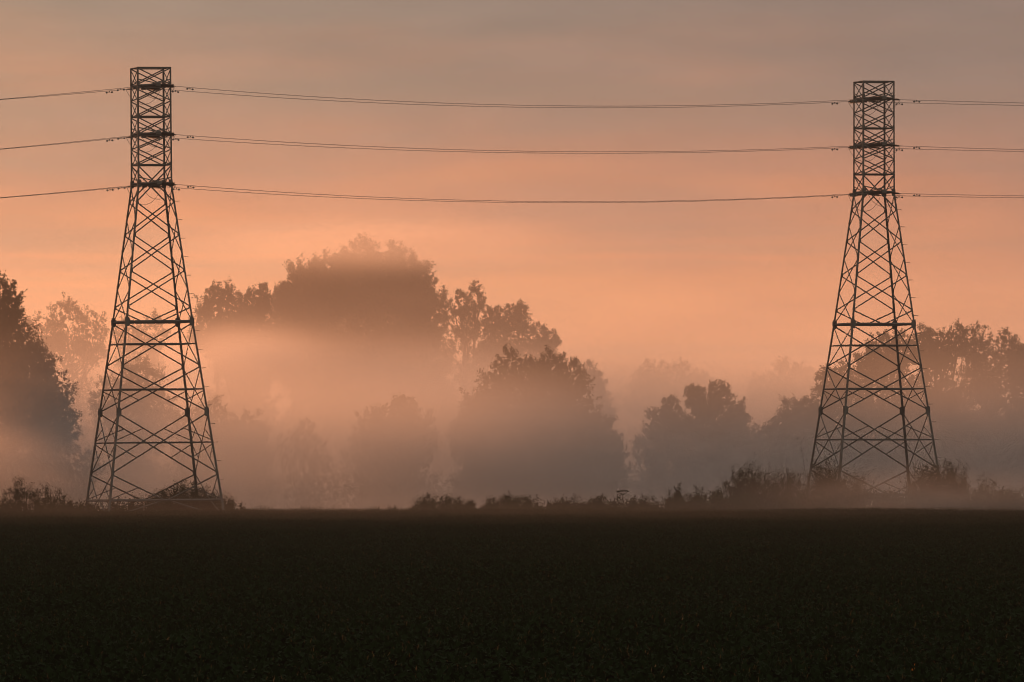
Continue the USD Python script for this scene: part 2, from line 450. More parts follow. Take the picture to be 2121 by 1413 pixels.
for li in range(3):
    for nm in ('near', 'far'):
        who = f'{names[li]} conductor of the {"front" if nm == "near" else "back"} circuit'
        p, q = ends[0, li, nm, 1], ends[1, li, nm, -1]
        wire_thing(f'{who} sagging between the two towers', parabola(p, q, (26, 23, 26)[li] * 0.0307 * (1.0 if nm == 'near' else 0.93), 48), (1.05, -1.05), 'conductors between the two towers')
        p = ends[0, li, nm, -1]
        v_edge = (206, 309, 410)[li] + (0 if nm == 'near' else 1.0)
        e = at(0, v_edge, 597); d = e - p
        q = p + d * 3.2 + np.array([0, 0, 0.5])
        wire_thing(f'{who} leaving the left tower towards the left edge', parabola(p, q, 0.16, 40), (1.2,), 'conductors left of the left tower')
        p = ends[1, li, nm, 1]
        v_edge = ((210, 306.5, 402.5), (215, 310.5, 406.5))[nm == 'far'][li]
        e = at(2121, v_edge, 630); d = e - p
        q = p + d * 3.2
        wire_thing(f'{who} leaving the right tower towards the right edge', parabola(p, q, 0.12, 40), (1.2,), 'conductors right of the right tower')
        for ti in (0, 1):
            a, b = ends[ti, li, nm, -1], ends[ti, li, nm, 1]
            t = np.linspace(0, 1, 22)[:, None]
            depth = (0.72 if nm == 'near' else 0.88) * (1.0 if ti == 0 else 0.95) * (0.85 if li < 2 else 1.0) * 1.25
            pts = a + (b - a) * t - np.array([0, 0, 1.0]) * depth * (1 - np.abs(2 * t - 1) ** 2.4)
            j = thing('jumper_loop', f'slack {names[li]} jumper loop of the {"front" if nm == "near" else "back"} circuit under the {("left", "right")[ti]} tower\'s arm', 'jumper cable', pts[0], 'jumper loops at the crossarms')
            obj('wire', tube(pts - pts[0], 0.014, 5), M_WIRE, j, smooth=True)

# ------------------------------------------------------------------ foliage
def leaf_quads(centres, size, r, up=0.0, flat=0.0):
    """One small folded leaf-like quad at each centre, turned at random."""
    n = len(centres)
    a = r.normal(size=(n, 3)); a[:, 2] += up; a /= np.linalg.norm(a, axis=1, keepdims=True)
    b = np.cross(a, r.normal(size=(n, 3))); b /= np.linalg.norm(b, axis=1, keepdims=True)
    if flat:                                                     # leaves held level: both edges close to horizontal
        a = r.normal(size=(n, 3)) * [flat, flat, 0.5]; a /= np.linalg.norm(a, axis=1, keepdims=True)
        b = np.cross([0, 0, 1.0], a) + r.normal(size=(n, 3)) * 0.12; b /= np.linalg.norm(b, axis=1, keepdims=True)
    c = np.cross(a, b)
    s = size * r.uniform(0.6, 1.35, n)[:, None] if np.ndim(size) == 0 else size[:, None] * r.uniform(0.6, 1.35, n)[:, None]
    p = np.asarray(centres)
    v = np.stack([p - a * s * 0.6, p + b * s * 0.36 + c * s * 0.08, p + a * s * 0.6, p - b * s * 0.36 + c * s * 0.08], 1).reshape(-1, 3)
    k = np.arange(n)[:, None] * 4
    return v, np.vstack([k + [0, 1, 2], k + [0, 2, 3]])


def limb(p, q, r0, r1, r, bend=0.08, n=5, sides=6):
    t = np.linspace(0, 1, n)[:, None]
    L = np.linalg.norm(q - p)
    off = r.normal(size=3) * bend * L
    pts = p + (q - p) * t + off * (4 * t * (1 - t)) * 0.5
    return tube(pts, np.linspace(r0, r1, n), sides)


def make_tree(name, label, cat, Y, lobes, leaf=0.2, clusters=1.0, spiky=0.3, open_=0.0, mat=None, group=None, seed=0, thick=0.9):
    """lobes: (u, v, half width, half height) of each bough mass in photograph units, at distance Y."""
    r = np.random.default_rng(1000 + seed); leaf = leaf * 0.8
    px = Y / F_PX
    cu = np.average([l[0] for l in lobes], weights=[l[2] * l[3] for l in lobes])
    X = (cu - W_PX / 2) * px
    base = np.array([X, Y, float(ground_z(X, Y))])
    root = thing(name, label, cat, base, group)
    C = []; 
    for (u, v, ru, rv) in lobes:
        c = at(u, v, Y) - base
        c[1] += r.uniform(-0.5, 0.5) * ru * px * 0.8
        C.append((c, np.array([ru * px, ru * px * thick, rv * px])))
    top = max(c[2] + s[2] for c, s in C)
    # low boughs and undergrowth, so that the crown comes down to the ground
    lo = min(C, key=lambda e: e[0][2] - e[1][2]); wid = max(abs(c[0]) + s[0] for c, s in C)
    skirt = []
    zlow = lo[0][2] - lo[1][2] * 0.4
    for k in range(4):
        w_ = wid * r.uniform(0.32, 0.46)
        skirt.append((np.array([(-0.62 + 0.41 * k) * wid * 0.9, r.uniform(-0.3, 0.3) * wid, zlow * r.uniform(0.35, 0.6)]), np.array([w_, w_, max(zlow * 0.55, 1.0)])))
    # trunk and limbs
    tr = 0.022 * top
    fork = np.array([0, 0, 0.28 * top]); bits = [tube([[0, 0, -0.4], [0.02, 0, 0.15 * top], fork, [0, 0, 0.36 * top]], [tr * 1.35, tr, tr * 0.85, tr * 0.6], 8)]
    for c, s in C:
        bits.append(limb(fork * r.uniform(0.85, 1.15), c, tr * 0.55, tr * 0.16, r))
        for _ in range(4):
            d = r.normal(size=3); d[2] = abs(d[2]) * 0.8; d /= np.linalg.norm(d)
            bits.append(limb(c * r.uniform(0.75, 1.0), c + d * s * 0.8, tr * 0.16, 0.02, r, sides=5))
    # crown: a dense core per bough mass, carried outwards by leafy tufts of many sizes
    P, sizes = [], []
    C = C + skirt
    for c, s in C:
        smin = min(s[0], s[2])
        nt = int(np.clip(14 * (s[0] * s[2]) / smin ** 2 * 2.6, 32, 75) * (1.0 - 0.3 * open_))
        n_core = int(clusters * 13 * s[0] * s[2] / (leaf * 2.6) ** 2 * (1 - 0.85 * open_))
        d = r.normal(size=(n_core, 3)); d /= np.linalg.norm(d, axis=1, keepdims=True)
        P.append(c + d * s * 0.88 * r.uniform(0.15, 1.0, n_core)[:, None] ** 0.45); sizes.append(np.full(n_core, leaf * 2.6))
        for k in range(nt):
            d = r.normal(size=3); d /= np.linalg.norm(d)
            if d[2] < -0.3: d[2] *= 0.5
            tr_ = smin * (0.08 + 0.22 * r.random() ** 1.5)
            q = c + d * (s * r.uniform(0.84, 1.12) - tr_ * 0.35)
            up = d * 0.6 + np.array([0, 0, 0.9]) + r.normal(size=3) * 0.3; up /= np.linalg.norm(up)
            nl = int(clusters * 7.0 * tr_ ** 2 / leaf ** 2 * (0.8 + 0.5 * r.random()))
            e = r.normal(size=(nl, 3)); e /= np.linalg.norm(e, axis=1, keepdims=True)
            e *= r.random((nl, 1)) ** 0.5 * tr_ * (1 + 0.25 * r.normal(size=(nl, 1)))
            e += up * np.maximum(e @ up, 0)[:, None] * spiky * 0.9
            P.append(q + e); sizes.append(np.full(nl, leaf))
            for _ in range(int(1 + 4 * spiky * r.random())):          # single sprigs that break the outline
                g0 = up + r.normal(size=3) * 0.55; g0 /= np.linalg.norm(g0)
                L = (tr_ + 0.06 * smin) * r.uniform(0.9, 1.6) * (0.8 + 0.6 * spiky); ns = int(L / leaf * 5) + 4
                P.append(q + g0 * L * (r.random((ns, 1)) ** 0.7) + r.normal(size=(ns, 3)) * leaf * 0.55); sizes.append(np.full(ns, leaf * 0.9))
    P = np.vstack(P); sizes = np.concatenate(sizes)
    keep = P[:, 2] > 0.3
    obj('trunk', join(bits), M_BARK, root, smooth=True)
    obj('crown', leaf_quads(P[keep], sizes[keep], r), mat or M_LEAF, root)
    return root


G1 = 'trees in the misty valley'
trees = [
    # name, label, distance, lobes, options
    ('broad_tree', 'darkest broad tree cut by the left edge of the view', 735, [(-25, 655, 62, 82), (12, 640, 34, 62), (12, 725, 68, 90), (52, 775, 66, 82), (88, 815, 62, 82), (-70, 800, 150, 160), (60, 890, 98, 90), (110, 880, 48, 70), (-10, 850, 110, 110)], dict(leaf=0.2, spiky=0.3)),
    ('slender_tree', 'pale feathery tree just right of the darkest tree at the left edge', 1120, [(90, 705, 38, 60), (140, 700, 45, 70), (190, 715, 34, 68), (130, 790, 75, 90), (75, 780, 40, 60)], dict(leaf=0.26, spiky=0.9, open_=0.5, clusters=0.7)),
    ('slender_tree', 'pale thin tree seen through the middle of the left tower', 1180, [(265, 705, 28, 45), (320, 705, 24, 50), (290, 780, 55, 70)], dict(leaf=0.26, spiky=0.9, open_=0.5, clusters=0.6)),
    ('round_tree', 'rounded grey tree behind the lower half of the left tower', 860, [(290, 800, 52, 55), (235, 835, 45, 50), (320, 850, 45, 55), (270, 900, 75, 80)], dict(leaf=0.19, spiky=0.3)),
    ('round_tree', 'low rounded tree just right of the left tower', 810, [(440, 878, 42, 50), (390, 890, 40, 45), (420, 940, 65, 65)], dict(leaf=0.18, spiky=0.2)),
    ('round_tree', 'small rounded tree, second to the right of the left tower', 815, [(515, 900, 40, 48), (520, 950, 50, 60), (475, 920, 35, 45)], dict(leaf=0.18, spiky=0.2)),
    ('young_tree', 'faint small tree between the round trees and the orange one', 800, [(630, 905, 22, 34), (605, 935, 28, 35), (655, 940, 28, 35), (630, 970, 50, 45)], dict(leaf=0.17, spiky=0.8, open_=0.6, clusters=0.55)),
    ('leafy_tree', 'dark leafy tree beside the right edge of the left tower', 940, [(455, 640, 42, 45), (430, 690, 38, 50), (515, 650, 36, 48), (545, 630, 16, 40), (480, 720, 70, 70), (530, 740, 60, 90)], dict(leaf=0.22, spiky=0.7, clusters=1.4)),
    ('great_tree', 'left shoulder of the great domed clump in the centre left', 985, [(640, 622, 62, 86), (605, 675, 52, 85), (680, 605, 50, 76), (585, 625, 20, 36), (650, 760, 85, 100)], dict(leaf=0.22, spiky=0.55, clusters=1.8)),
    ('great_tree', 'tallest domed tree with mist across its top', 1000, [(760, 600, 75, 92), (805, 590, 62, 80), (722, 595, 45, 80), (780, 690, 115, 110), (770, 780, 120, 95)], dict(leaf=0.22, spiky=0.55, clusters=1.8)),
    ('great_tree', 'steep right shoulder of the great domed clump', 990, [(862, 618, 46, 80), (885, 670, 46, 85), (845, 590, 35, 55), (875, 745, 62, 80), (860, 800, 80, 70)], dict(leaf=0.22, spiky=0.5, clusters=1.8)),
    ('slender_tree', 'airy upright tree standing right of the great domed clump', 960, [(955, 640, 16, 38), (985, 628, 17, 40), (968, 680, 32, 45), (965, 750, 45, 70)], dict(leaf=0.19, spiky=1.3, open_=0.7, clusters=0.65)),
    ('leafy_tree', 'square topped dark tree right of the airy upright tree', 955, [(1020, 668, 24, 34), (1050, 668, 22, 40), (1078, 668, 18, 38), (1045, 710, 52, 50), (1030, 780, 60, 70)], dict(leaf=0.2, spiky=0.6)),
    ('leaning_tree', 'small tree leaning right at the end of the dark row', 965, [(1115, 712, 28, 38), (1142, 708, 16, 22), (1120, 760, 38, 50), (1110, 810, 50, 50)], dict(leaf=0.2, spiky=0.9, clusters=0.8)),
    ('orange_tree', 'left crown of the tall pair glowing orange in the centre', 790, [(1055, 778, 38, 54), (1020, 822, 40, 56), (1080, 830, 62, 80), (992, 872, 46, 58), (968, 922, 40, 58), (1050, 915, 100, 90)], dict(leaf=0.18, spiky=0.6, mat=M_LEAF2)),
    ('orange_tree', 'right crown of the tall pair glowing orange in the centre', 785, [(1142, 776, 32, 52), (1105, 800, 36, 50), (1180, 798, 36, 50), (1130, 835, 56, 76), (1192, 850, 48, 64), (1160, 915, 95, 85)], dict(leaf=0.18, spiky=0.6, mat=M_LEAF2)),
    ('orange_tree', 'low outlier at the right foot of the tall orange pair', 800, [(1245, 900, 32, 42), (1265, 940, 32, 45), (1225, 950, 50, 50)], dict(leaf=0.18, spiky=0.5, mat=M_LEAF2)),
    ('pale_tree', 'pale tree peeping out behind the right orange crown', 930, [(1205, 785, 34, 42), (1232, 800, 24, 38), (1220, 860, 45, 70), (1240, 850, 30, 50)], dict(leaf=0.2, spiky=0.7, open_=0.4)),
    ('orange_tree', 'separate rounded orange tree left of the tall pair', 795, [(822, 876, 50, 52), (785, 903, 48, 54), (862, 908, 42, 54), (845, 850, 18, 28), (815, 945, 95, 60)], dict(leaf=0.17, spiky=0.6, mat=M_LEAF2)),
    ('spiry_tree', 'left shoulder tree of the spiry group before the right tower', 830, [(1388, 855, 18, 32), (1365, 890, 32, 38), (1395, 900, 40, 45), (1355, 940, 45, 45)], dict(leaf=0.18, spiky=1.0, clusters=0.9)),
    ('spiry_tree', 'tallest twin topped tree of the spiry group', 825, [(1440, 830, 20, 34), (1490, 825, 22, 34), (1462, 850, 24, 34), (1465, 890, 60, 50), (1450, 940, 75, 60)], dict(leaf=0.18, spiky=1.2)),
    ('spiry_tree', 'right shoulder tree of the spiry group', 835, [(1525, 860, 22, 36), (1515, 900, 42, 50), (1545, 930, 34, 45), (1530, 950, 55, 50)], dict(leaf=0.18, spiky=1.0)),
    ('far_tree', 'faintest far clump left of the right tower, flat topped', 1490, [(1345, 790, 38, 40), (1400, 790, 45, 38), (1455, 805, 35, 35), (1390, 840, 110, 50)], dict(leaf=0.34, spiky=0.4)),
    ('far_tree', 'faintest far dome just left of the right tower', 1550, [(1635, 785, 40, 42), (1590, 805, 40, 38), (1670, 800, 35, 40), (1630, 850, 100, 60)], dict(leaf=0.34, spiky=0.3)),
    ('bushy_tree', 'low bushy tree left behind the foot of the right tower', 800, [(1640, 880, 34, 45), (1605, 905, 32, 36), (1665, 890, 34, 55), (1630, 950, 75, 60)], dict(leaf=0.18, spiky=0.8)),
    ('bushy_tree', 'ragged tree behind the left legs of the right tower', 790, [(1715, 800, 24, 38), (1745, 800, 30, 45), (1700, 850, 34, 50), (1740, 880, 60, 80)], dict(leaf=0.18, spiky=0.8)),
    ('plumed_tree', 'dense plumed tree behind the right legs of the right tower', 770, [(1830, 745, 48, 55), (1870, 730, 36, 45), (1800, 765, 30, 40), (1840, 830, 75, 90), (1820, 920, 85, 80)], dict(leaf=0.18, spiky=0.5, clusters=1.2)),
    ('plumed_tree', 'twin plumed tree right of the right tower', 765, [(1915, 722, 26, 44), (1945, 735, 34, 55), (1980, 712, 24, 38), (1940, 800, 52, 80), (1935, 890, 75, 90)], dict(leaf=0.17, spiky=0.6, clusters=0.85)),
    ('plumed_tree', 'plumed tree second from the right edge of the view', 768, [(2020, 725, 34, 48), (2035, 780, 42, 70), (2015, 850, 55, 80), (2030, 920, 75, 80)], dict(leaf=0.17, spiky=0.6, clusters=0.85)),
    ('plumed_tree', 'plumed tree cut by the right edge of the view', 762, [(2088, 730, 30, 42), (2120, 765, 38, 60), (2100, 830, 60, 90), (2170, 820, 70, 100), (2110, 920, 90, 80)], dict(leaf=0.17, spiky=0.6)),
    ('plumed_tree', 'dense dark tree outside the right edge of the frame', 775, [(2230, 760, 60, 70), (2260, 850, 90, 100)], dict(leaf=0.2, spiky=0.5, clusters=0.7)),
]
for i, (nm, lab, Y, lobes, opt) in enumerate(trees[:-1]):
    make_tree(nm, lab, 'tree', Y, lobes, seed=i, group=None, **opt)

# ------------------------------------------------------------------ bushes and tall weeds along the field edge
def make_bush(name, label, cat, Y, u, v_top, half, stems, leaf=0.07, leaves=1.0, seed=0, mat=None, upright=0.5, group=None, low=1062, bare=0.0):
    r = np.random.default_rng(5000 + seed)
    px = Y / F_PX
    X = (u - W_PX / 2) * px
    base = np.array([X, Y, float(ground_z(X, Y))])
    H = at(u, v_top, Y)[2] - base[2]
    root = thing(name, label, cat, base, group)
    bits, P = [], []
    for k in range(stems):
        a = r.uniform(0, 2 * np.pi); rr = half * px * math.sqrt(r.random())
        foot = np.array([math.cos(a) * rr * 0.45, math.sin(a) * rr * 0.45, -0.05])
        h = H * (1.0 if k == 0 else r.uniform(0.55, 1.0)) * (1 - 0.35 * (rr / (half * px)) ** 2)
        tip = np.array([math.cos(a) * rr * (1.0 if k else 0.2), math.sin(a) * rr, h])
        bend = r.normal(size=3) * 0.10 * h
        t = np.linspace(0, 1, 7)[:, None]
        pts = foot + (tip - foot) * t + bend * 4 * t * (1 - t) * 0.5
        bits.append(tube(pts, np.linspace(0.018, 0.005, 7), 4, cap=False))
        for _ in range(5):
            t0 = r.uniform(0.3, 0.98)
            p0 = pts[min(int(t0 * 6), 6)]
            d = r.normal(size=3); d[2] = abs(d[2]) * upright * 2 + 0.2; d /= np.linalg.norm(d)
            L = h * r.uniform(0.12, 0.32)
            tw = np.stack([p0, p0 + d * L * 0.5 + [0, 0, 0.03 * L], p0 + d * L])
            bits.append(tube(tw, [0.008, 0.006, 0.003], 3, cap=False))
            n = int(r.integers(9, 17) * leaves)
            if n: P.append(p0 + d * L * r.uniform(0.15, 1.08, (n, 1)) + r.normal(size=(n, 3)) * leaf * 0.9)
        n = int(16 * leaves)
        if n: P.append(pts[2 + (np.arange(n) % 5)] + r.normal(size=(n, 3)) * leaf * 1.4)
    obj('stem', join(bits), M_STEM, root)
    if P:
        P = np.vstack(P)
        obj('foliage', leaf_quads(P, leaf, r, up=0.3), mat or M_WEED, root)
    return root


bushes = [
    # name, label, Y, u, v_top, half width, stems, opts
    ('shrub', 'airy dark shrub nearest the left edge, taller of two', 606, 45, 984, 45, 34, dict()),
    ('shrub', 'airy shrub second from the left edge with fanned top', 607, 103, 990, 36, 28, dict()),
    ('shrub', 'low dense scrub between the fanned shrub and the left tower', 604, 150, 1030, 46, 34, dict(leaves=1.4)),
    ('shrub', 'low dark scrub at the left edge, below the airy shrub', 600, 8, 1030, 40, 30, dict(leaves=1.5)),
    ('shrub', 'low loose scrub under the left legs of the left tower', 604, 235, 1025, 55, 26, dict()),
    ('shrub', 'spreading bush rising inside the left tower right legs', 602, 385, 990, 72, 90, dict(leaves=1.4)),
    ('shrub', 'bush at the outer right foot of the left tower', 604, 440, 1006, 45, 44, dict(leaves=1.2)),
    ('shrub', 'low straggling bush in the middle of the left tower base', 603, 320, 1012, 48, 34, dict()),
    ('weed', 'lone small weed sprig right of the left tower', 605, 500, 1040, 9, 4, dict()),
    ('weed', 'short weed tuft left of the upright weed row', 605, 862, 1046, 16, 8, dict()),
    ('weed', 'slim upright weed first in the row from the left', 604, 887, 1024, 9, 7, dict(leaves=1.4, upright=1.2)),
    ('weed', 'two pronged weed second in the row', 606, 930, 1022, 28, 16, dict(leaves=1.2)),
    ('weed', 'stout dark low weed third in the row', 604, 972, 1032, 17, 14, dict(leaves=1.4)),
    ('weed', 'low wispy weed before the broad weed clump', 605, 1010, 1040, 20, 10, dict()),
    ('weed', 'broad weed clump with three ragged tops', 606, 1060, 1018, 40, 34, dict(leaves=1.2)),
    ('weed', 'low fringe weed right of the broad weed clump', 604, 1112, 1044, 20, 12, dict()),
    ('weed', 'round dark weed mid row', 605, 1152, 1030, 24, 20, dict(leaves=1.5)),
    ('weed', 'spreading ragged weed beside the round dark one', 606, 1198, 1026, 26, 20, dict(leaves=1.1)),
    ('weed', 'leaning weed left of the tall umbel stalk', 605, 1243, 1026, 20, 14, dict(leaves=1.1)),
    ('weed', 'thin wispy weed close to the tall umbel stalk', 606, 1268, 1034, 14, 8, dict(leaves=0.6)),
    ('weed', 'short fan of weeds right of the umbel stalk', 604, 1340, 1026, 32, 22, dict(leaves=1.1)),
    ('weed', 'pointed weed spire, taller and left of two', 606, 1401, 998, 15, 14, dict(leaves=1.7, upright=1.5)),
    ('weed', 'pointed weed spire, right of two', 606, 1446, 1003, 16, 14, dict(leaves=1.7, upright=1.5)),
    ('weed', 'leafy weed mass at the foot of the two spires', 604, 1422, 1022, 40, 40, dict(leaves=1.4)),
    ('weed', 'low weeds between the spires and the big round bush', 605, 1490, 1026, 34, 28, dict(leaves=1.1)),
    ('shrub', 'big round twiggy bush left of the right tower', 612, 1555, 950, 58, 110, dict(leaves=1.0)),
    ('shrub', 'upright thicket between the big bush and the right tower', 613, 1630, 960, 50, 80, dict(leaves=0.9, upright=1.0)),
    ('shrub', 'tangled bush on the left legs of the right tower', 612, 1715, 944, 48, 95, dict(leaves=1.0)),
    ('shrub', 'lower bush spreading under the right tower', 614, 1775, 968, 46, 60, dict(leaves=0.9)),
    ('shrub', 'low weeds at the centre of the right tower base', 615, 1835, 1028, 38, 26, dict()),
    ('shrub', 'tall loose bush on the right legs of the right tower', 613, 1915, 946, 38, 80, dict(leaves=1.0)),
    ('shrub', 'tall feathery bush right of the right tower', 612, 1965, 940, 46, 95, dict(leaves=0.9, upright=0.9)),
    ('shrub', 'rounded low bush towards the right edge', 611, 2035, 985, 48, 60, dict(leaves=1.1)),
    ('shrub', 'last low bush cut by the right edge', 611, 2105, 1005, 44, 46, dict(leaves=1.2)),
]
for i, (nm, lab, Y, u, vt, half, stems, opt) in enumerate(bushes):
    opt = dict(opt, leaves=opt.get('leaves', 1.0) * (1.5 if nm == 'weed' else 1.1))
    make_bush(nm, lab, 'bush' if nm == 'shrub' else 'weed', Y, u, vt, half * (1.1 if nm == 'shrub' else 1.3), int(stems * (1.4 if nm == 'shrub' else 1.7)), seed=i, **opt)


def undergrowth():
    r = np.random.default_rng(31)
    P = []
    for u in np.arange(-260, 2400, 24.0):
        Y = r.uniform(790, 850); top = r.uniform(925, 985); px = Y / F_PX
        c = at(u + r.uniform(-12, 12), (top + 1130) / 2, Y); h = (1130 - top) / 2 * px
        d = r.normal(size=(420, 3)); d /= np.linalg.norm(d, axis=1, keepdims=True)
        P.append(c + d * np.array([1.2 * r.uniform(0.8, 1.5), 1.5, h]) * r.uniform(0.3, 1.12, (420, 1)) ** 0.6)
    P = np.vstack(P); P = P[P[:, 2] > ground_z(P[:, 0], P[:, 1])]
    tag(obj('undergrowth', leaf_quads(P, 0.34, r), M_LEAF), 'blurred undergrowth filling the misty gaps below the valley trees', 'undergrowth', kind='stuff')


undergrowth()


def umbel():
    Y = 605; p = at(1290, 1060, Y); base = np.array([p[0], Y, float(ground_z(p[0], Y))])
    r = np.random.default_rng(77)
    root = thing('umbel_stalk', 'tall dry stalk with a flat branching head in the weed row', 'weed', base)
    top = at(1290, 1026, Y) - base
    bits, P = [tube([[0, 0, -0.05], top * 0.5 + [0.02, 0, 0], top], [0.035, 0.03, 0.022], 6)], []
    for k in range(13):
        a = 2 * np.pi * k / 13; R = r.uniform(0.12, 0.38)
        e = top + np.array([math.cos(a) * R, math.sin(a) * R, 0.40 - 0.45 * R])
        bits.append(tube([top, (top + e) / 2 + [0, 0, -0.03], e], [0.008, 0.006, 0.005], 4))
        P.append(e + r.normal(size=(12, 3)) * [0.06, 0.06, 0.02])
    for s, z in ((-1, 0.45), (1, 0.6)):
        q = np.array([0, 0, 0]) + top * z; e = q + np.array([s * 0.32, 0.05, 0.2])
        bits.append(tube([q, (q + e) / 2 + [0, 0, -0.03], e], [0.008, 0.006, 0.004], 4)); P.append(e + r.normal(size=(9, 3)) * 0.05)
    obj('stem', join(bits), M_STEM, root); obj('seed_head', leaf_quads(np.vstack(P), 0.06, r), M_WEED, root)


umbel()


def sapling():
    Y = 620; p = at(1672, 1060, Y); base = np.array([p[0], Y, float(ground_z(p[0], Y))])
    r = np.random.default_rng(78)
    root = thing('bare_sapling', 'thin bare leaning sapling rising left of the right tower', 'sapling', base)
    tip = at(1657, 918, Y) - base
    t = np.linspace(0, 1, 9)[:, None]
    pts = tip * t + np.array([0.15, 0, 0]) * 4 * t * (1 - t)
    bits, P = [tube(pts, np.linspace(0.02, 0.006, 9), 5)], []
    for k in range(3, 9):
        for s in (-1, 1):
            e = pts[k] + np.array([s * r.uniform(0.1, 0.3), r.normal() * 0.1, r.uniform(0.15, 0.4)])
            bits.append(tube([pts[k], (pts[k] + e) / 2 - [0, 0, 0.02], e], [0.007, 0.005, 0.003], 3)); P.append(e + r.normal(size=(3, 3)) * 0.04)
    obj('stem', join(bits), M_BARK, root); obj('foliage', leaf_quads(np.vstack(P), 0.07, r), M_WEED, root)


sapling()

# ------------------------------------------------------------------ crop and grass, instanced
def instancer(name, label, cat, protos, mat, pts, scales, rots, idx):
    pi = UsdGeom.PointInstancer.Define(stage, f'/World/{name}')
    paths = []
    for k, m in enumerate(protos):
        pth = f'/World/{name}/prototypes/plant_{k:03d}'
        UsdGeom.Scope.Define(stage, f'/World/{name}/prototypes')
        usdkit.mesh(stage, pth, m, mat); paths.append(Sdf.Path(pth))
    pi.CreatePrototypesRel().SetTargets(paths)
    pi.CreateProtoIndicesAttr(Vt.IntArray.FromNumpy(idx.astype(np.int32)))
    pi.CreatePositionsAttr(Vt.Vec3fArray.FromNumpy(pts.astype(np.float32)))
    pi.CreateScalesAttr(Vt.Vec3fArray.FromNumpy(scales.astype(np.float32)))
    q = np.zeros((len(pts), 4), np.float32); q[:, 0] = np.sin(rots / 2) * 0; q[:, 2] = np.sin(rots / 2); q[:, 3] = np.cos(rots / 2)
    pi.CreateOrientationsAttr([Gf.Quath(float(c), 0, 0, float(s)) for s, c in zip(np.sin(rots / 2), np.cos(rots / 2))])
    tag(pi.GetPrim(), label, cat, kind='stuff')


def crop_plant(r):
    P = []; stems = []
    for k in range(4):
        a = r.uniform(0, 2 * np.pi); tip = np.array([math.cos(a) * 0.22, math.sin(a) * 0.22, r.uniform(0.5, 0.68)])
        stems.append(tube([[0, 0, 0], tip * 0.5 + [0, 0, 0.06], tip], [0.006, 0.005, 0.003], 3, cap=False))
        n = 52
        P.append(tip * r.uniform(0.35, 1.0, (n, 1)) + r.normal(size=(n, 3)) * [0.12, 0.12, 0.05])
    P = np.vstack(P); P[:, 2] = np.clip(P[:, 2], 0.05, 0.72)
    return join([leaf_quads(P[::2], 0.062, r, flat=1.0), leaf_quads(P[1::2], 0.058, r, up=2.0)] + stems)


def make_crop():
    r = np.random.default_rng(21)
    protos = [crop_plant(r) for _ in range(6)]
    out = []
    for y0, y1, dens in ((70, 130, 7.0), (130, 230, 5.0), (230, 380, 3.2), (380, 592, 2.2)):
        wide = lambda y: y * 1060.5 / F_PX * 1.25 + 3
        n = int(dens * (wide(y0) + wide(y1)) * (y1 - y0))
        y = y0 + (y1 - y0) * r.random(n)
        x = r.uniform(-1, 1, n) * wide(y1); ok = np.abs(x) < wide(y)
        out.append(np.stack([x[ok], y[ok]], 1))
    p = np.vstack(out)
    p[:, 0] = np.round(p[:, 0] / 0.4) * 0.4 * 0.35 + p[:, 0] * 0.65
    z = ground_z(p[:, 0], p[:, 1])
    s = r.uniform(0.8, 1.08, len(p)) + 0.10 * np.sin(p[:, 0] * 0.31 + np.sin(p[:, 1] * 0.07) * 2)
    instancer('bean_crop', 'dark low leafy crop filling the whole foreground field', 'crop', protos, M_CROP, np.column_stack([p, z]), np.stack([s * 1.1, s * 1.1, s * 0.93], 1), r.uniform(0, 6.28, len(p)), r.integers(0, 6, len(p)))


make_crop()


def grass_tuft(r):
    v, f = [], []
    for k in range(26):
        a = r.uniform(0, 2 * np.pi); b = np.array([r.normal() * 0.12, r.normal() * 0.12, 0])
        h = r.uniform(0.18, 0.5); lean = np.array([math.cos(a), math.sin(a), 0]) * h * r.uniform(0.1, 0.6)
        w = np.array([-math.sin(a), math.cos(a), 0]) * 0.008
        i = len(v)
        v += [b - w, b + w, b + lean * 0.4 + [0, 0, h * 0.7] + w * 0.7, b + lean * 0.4 + [0, 0, h * 0.7] - w * 0.7, b + lean + [0, 0, h]]
        f += [[i, i + 1, i + 2], [i, i + 2, i + 3], [i + 3, i + 2, i + 4]]
    return np.array(v), np.array(f)


def make_grass():
    r = np.random.default_rng(22)
    protos = [grass_tuft(r) for _ in range(5)]
    n = 15000
    y = r.uniform(591, 660, n); x = r.uniform(-1, 1, n) * 44
    z = ground_z(x, y)
    s = r.uniform(0.6, 1.35, n) * np.where(r.random(n) < 0.03, 1.5, 1.0)
    instancer('rough_grass', 'rough uncut grass strip along the far edge of the field', 'grass', protos, M_GRASS, np.stack([x, y, z], 1), np.stack([s, s, s], 1), r.uniform(0, 6.28, n), r.integers(0, 5, n))


make_grass()


def low_weed(r):
    bits, P = [], []
    for k in range(6):
        a = r.uniform(0, 2 * np.pi); h = r.uniform(0.35, 1.0)
        tip = np.array([math.cos(a) * 0.35 * r.random(), math.sin(a) * 0.3 * r.random(), h])
        bits.append(tube([[0, 0, -0.05], tip * 0.5 + [0.03, 0, 0.05], tip], [0.012, 0.009, 0.004], 3, cap=False))
        n = int(r.integers(12, 30))
        P.append(tip * r.uniform(0.3, 1.05, (n, 1)) + r.normal(size=(n, 3)) * [0.08, 0.08, 0.06])
    return join([leaf_quads(np.vstack(P), 0.075, r, up=0.3)] + bits)


